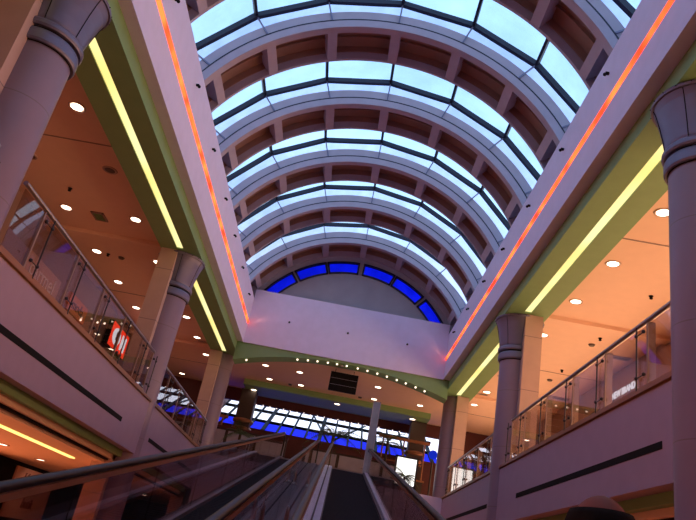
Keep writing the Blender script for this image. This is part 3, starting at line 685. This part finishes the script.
# ------------------------------------------------------------------ person ahead on the right walkway (bald crown, dark hair)
def person():
    px,py=.91,1.35; zf=zr(py,D+.03); 
    root=thing('person','balding person in dark clothes standing ahead on the right walkway','person',(px,py,zf))
    k=.1/K*1.0
    Hh=1.33/1.7   # layout units per metre of a 1.7 m figure
    base=Vector(W(px,py,zf))-Vector(root['_o'])
    sc=Hh*K
    def P(x,y,z): return Vector((x*sc,y*sc,z*sc))
    def skin(name,verts,edges,rad,m,parent,sub=2,rootv=0):
        me=bpy.data.meshes.new(name); me.from_pydata([P(*v) for v in verts],edges,[]); o=bpy.data.objects.new(name,me); C.objects.link(o); o.parent=parent
        sk=o.modifiers.new('skin','SKIN'); sk.use_smooth_shade=True
        for i,r in enumerate(rad):
            rr=r if isinstance(r,tuple) else (r,r)
            me.skin_vertices[0].data[i].radius=(rr[0]*sc,rr[1]*sc); me.skin_vertices[0].data[i].use_root=(i==rootv)
        ss=o.modifiers.new('sub','SUBSURF'); ss.levels=sub; ss.render_levels=sub
        me.materials.append(m)
        # bake so the object is an ordinary mesh
        dg=bpy.context.evaluated_depsgraph_get(); dg.update()
        nm=bpy.data.meshes.new_from_object(o.evaluated_get(dg)); o.modifiers.clear(); o.data=nm
        if not nm.materials: nm.materials.append(m)
        return o
    # the body: pelvis, spine, neck, arms and legs in one surface
    V=[(0,0,.92),(0,-.01,1.12),(0,-.01,1.32),(0,0,1.43),(0,.01,1.50),(0,.02,1.57)]
    Rd=[(.15,.11),(.14,.10),(.16,.105),(.10,.08),(.058,.06),(.062,.066)]
    E=[(0,1),(1,2),(2,3),(3,4),(4,5)]
    for s in(-1,1):
        n=len(V)
        V+=[(s*.165,0,1.40),(s*.21,-.01,1.27),(s*.235,-.02,1.10),(s*.24,.06,.90),(s*.235,.10,.83)]
        Rd+=[.062,.055,.045,.036,.028]; E+=[(3,n),(n,n+1),(n+1,n+2),(n+2,n+3),(n+3,n+4)]
        n=len(V)
        V+=[(s*.095,0,.84),(s*.10,.01,.50),(s*.105,-.01,.12),(s*.11,-.01,.06),(s*.115,.13,.035)]
        Rd+=[.095,.062,.042,.042,.034]; E+=[(0,n),(n,n+1),(n+1,n+2),(n+2,n+3),(n+3,n+4)]
    body=skin('body',V,E,Rd,M['skin'],root)
    # head: shaped ball with nose, ears and jaw, continuing the neck
    import bmesh
    bm=bmesh.new(); bmesh.ops.create_uvsphere(bm,u_segments=28,v_segments=20,radius=1)
    for v in bm.verts:
        x,y,z=v.co
        w_=.078*(1-.22*max(0,-z)**1.5); l=.098
        yy=y*l; zz=z*.118
        if y>0: yy=y*(l-.006+.012*max(0,-z))
        if z<-.3 and y<0: yy*=1-.35*(-z-.3)
        v.co=Vector((x*w_,yy,zz))
    me=bpy.data.meshes.new('head'); 
    for f in bm.faces: f.smooth=True
    bm.to_mesh(me); bm.free(); me.materials.append(M['skin'])
    for v in me.vertices: v.co=(v.co+Vector((0,.025,1.655)))*sc
    hd=bpy.data.objects.new('head',me); C.objects.link(hd); hd.parent=root
    def blob(name,c,r,m,parent=hd):
        mb=MB().ball(0,0,0,1,16,10); me=bpy.data.meshes.new(name); me.from_pydata([((v[0]*r[0]+c[0])*sc,(v[1]*r[1]+c[1])*sc,(v[2]*r[2]+c[2])*sc) for v in mb.v],[],mb.f); me.polygons.foreach_set('use_smooth',[True]*len(mb.f)); me.materials.append(m)
        o=bpy.data.objects.new(name,me); C.objects.link(o); o.parent=parent; return o
    blob('nose',(0,.125,1.645),(.014,.022,.024),M['skin'])
    blob('mouth',(0,.112,1.600),(.026,.012,.008),M['pot'])
    for s in(-1,1):
        blob('ear',(s*.080,.015,1.65),(.012,.022,.034),M['skin'])
        blob('eye',(s*.031,.108,1.668),(.013,.012,.010),M['eyewhite'])
    # hair: horseshoe round the sides and back, bald crown
    bm=bmesh.new(); bmesh.ops.create_uvsphere(bm,u_segments=32,v_segments=24,radius=1)
    kill=[v for v in bm.verts if v.co.z>.66 or (v.co.y>.35) or v.co.z<-.55 or (v.co.y>.15 and v.co.z<.1)]
    bmesh.ops.delete(bm,geom=kill,context='VERTS')
    for v in bm.verts: v.co=Vector((v.co.x*.0835,v.co.y*.104+.025,v.co.z*.120+1.657))*sc
    for f in bm.faces: f.smooth=True
    me=bpy.data.meshes.new('hair'); bm.to_mesh(me); bm.free(); me.materials.append(M['hair'])
    o=bpy.data.objects.new('hair',me); C.objects.link(o); o.parent=hd
    so=o.modifiers.new('thick','SOLIDIFY'); so.thickness=.006; so.offset=1
    # clothes
    SV=[(0,0,.90),(0,-.01,1.12),(0,-.01,1.32),(0,0,1.44)]; SR=[(.168,.125),(.155,.115),(.175,.12),(.10,.085)]; SE=[(0,1),(1,2),(2,3)]
    for s in(-1,1):
        n=len(SV); SV+=[(s*.165,0,1.40),(s*.21,-.01,1.27),(s*.235,-.02,1.10),(s*.24,.05,.93)]; SR+=[.075,.068,.058,.046]; SE+=[(3,n),(n,n+1),(n+1,n+2),(n+2,n+3)]
    skin('shirt',SV,SE,SR,M['shirt'],root)
    TV=[(0,0,.93)];TR=[(.165,.125)];TE=[]
    for s in(-1,1):
        n=len(TV); TV+=[(s*.095,0,.82),(s*.10,.01,.50),(s*.105,-.01,.09)]; TR+=[.108,.08,.068]; TE+=[(0,n),(n,n+1),(n+1,n+2)]
    skin('trousers',TV,TE,TR,M['trousers'],root)
    for s in(-1,1):
        skin('shoe',[(s*.108,-.05,.045),(s*.11,.05,.045),(s*.118,.16,.035)],[(0,1),(1,2)],[.052,.05,.04],M['shoe'],root)
        # hands: palm with five fingers
        hx,hy,hz=s*.235,.105,.80
        HV=[(hx,hy-.01,hz+.05),(hx,hy,hz+.01),(hx,hy+.01,hz-.03)]; HR=[(.026,.022),(.034,.016),(.036,.015)]; HE=[(0,1),(1,2)]
        hand=skin('hand',HV,HE,HR,M['skin'],root,1)
        for i,(dy,L) in enumerate(((-.028,.055),(-.009,.068),(.011,.072),(.030,.065))):
            b=(hx,hy+.005+dy,hz-.035)
            skin('finger',[b,(b[0]-s*.004,b[1]+.004,b[2]-L*.5),(b[0]-s*.018,b[1]+.008,b[2]-L)],[(0,1),(1,2)],[.0095,.0085,.007],M['skin'],hand,1)
        b=(hx-s*.004,hy+.030,hz+.02)
        skin('thumb',[b,(b[0]-s*.01,b[1]+.03,b[2]-.025),(b[0]-s*.016,b[1]+.042,b[2]-.055)],[(0,1),(1,2)],[.013,.011,.008],M['skin'],hand,1)
    return root
person()

# ------------------------------------------------------------------ working lights of the place
def area(name,loc,rot,sx,sy,col,power):
    l=bpy.data.lights.new(name,'AREA'); l.shape='RECTANGLE'; l.size=sx*K; l.size_y=sy*K; l.color=col; l.energy=power
    o=bpy.data.objects.new(name,l); C.objects.link(o); o.location=W(*loc); o.rotation_euler=rot; return o
def spot(name,loc,target,col,power,angle=60,blend=.6,r=.05):
    l=bpy.data.lights.new(name,'SPOT'); l.spot_size=math.radians(angle); l.spot_blend=blend; l.color=col; l.energy=power; l.shadow_soft_size=r
    o=bpy.data.objects.new(name,l); C.objects.link(o); o.location=W(*loc); d=W(*target)-W(*loc); o.rotation_euler=d.to_track_quat('-Z','Y').to_euler(); return o
# neon ends wash the end band
for s in(-1,1):
    spot('neon_end_wash',(s*(HW-.09),YE-.08,7.60),(s*(HW-.95),YE,8.0 if s<0 else 8.4),(1,.42,.34),14,34,.8,.01)
spot('downlight_beam',(-7.34,21.6,LOWC-.03),(-8.8,22.6,.2),(1,.5,.35),45,95,.8,.08)
# lit downlights in the far ceiling throw light on the far floor
for x,y in((-3,26.5),(1.5,26.5),(-1.6,28.6),(3.4,28.3),(-5.4,26.5),(5.3,26.5)):
    spot('downlight_beam',(x,y,ZC-.05),(x,y,0),(1,.5,.28),13,130,.8,.12)
for s in(-1,1):
    for y in(3.5,10.47,12.7,14.96,17.5,19.8,24.25):
        spot('downlight_beam',(s*5.4,y,ZC-.05),(s*5.4,y,0),(1,.5,.25),(45 if s>0 else 10),140,.8,.12)

# ------------------------------------------------------------------ camera
cam=bpy.data.cameras.new('camera'); co=bpy.data.objects.new('camera',cam); C.objects.link(co)
Rm=Matrix(((0.9830375,-0.18006588,0.03483619),(-0.04297829,-0.41082015,-0.91070285),(0.17829792,0.89375784,-0.41159053)))
co.matrix_world=Matrix.Translation(W(XC,0,0))@Rm.to_4x4()
cam.sensor_width=36; cam.lens=36*677.5163/696; cam.clip_start=.02; cam.clip_end=500
sc=bpy.context.scene; sc.camera=co
for o in bpy.data.objects:
    if '_o' in o: del o['_o']
sc.view_settings.view_transform='Standard'; sc.view_settings.look='None'; sc.view_settings.gamma=1; sc.view_settings.exposure=0
sc.view_settings.use_curve_mapping=False
sc.cycles.use_denoising=True; sc.cycles.max_bounces=10; sc.cycles.transparent_max_bounces=24; sc.cycles.diffuse_bounces=5
sc.cycles.sample_clamp_indirect=4
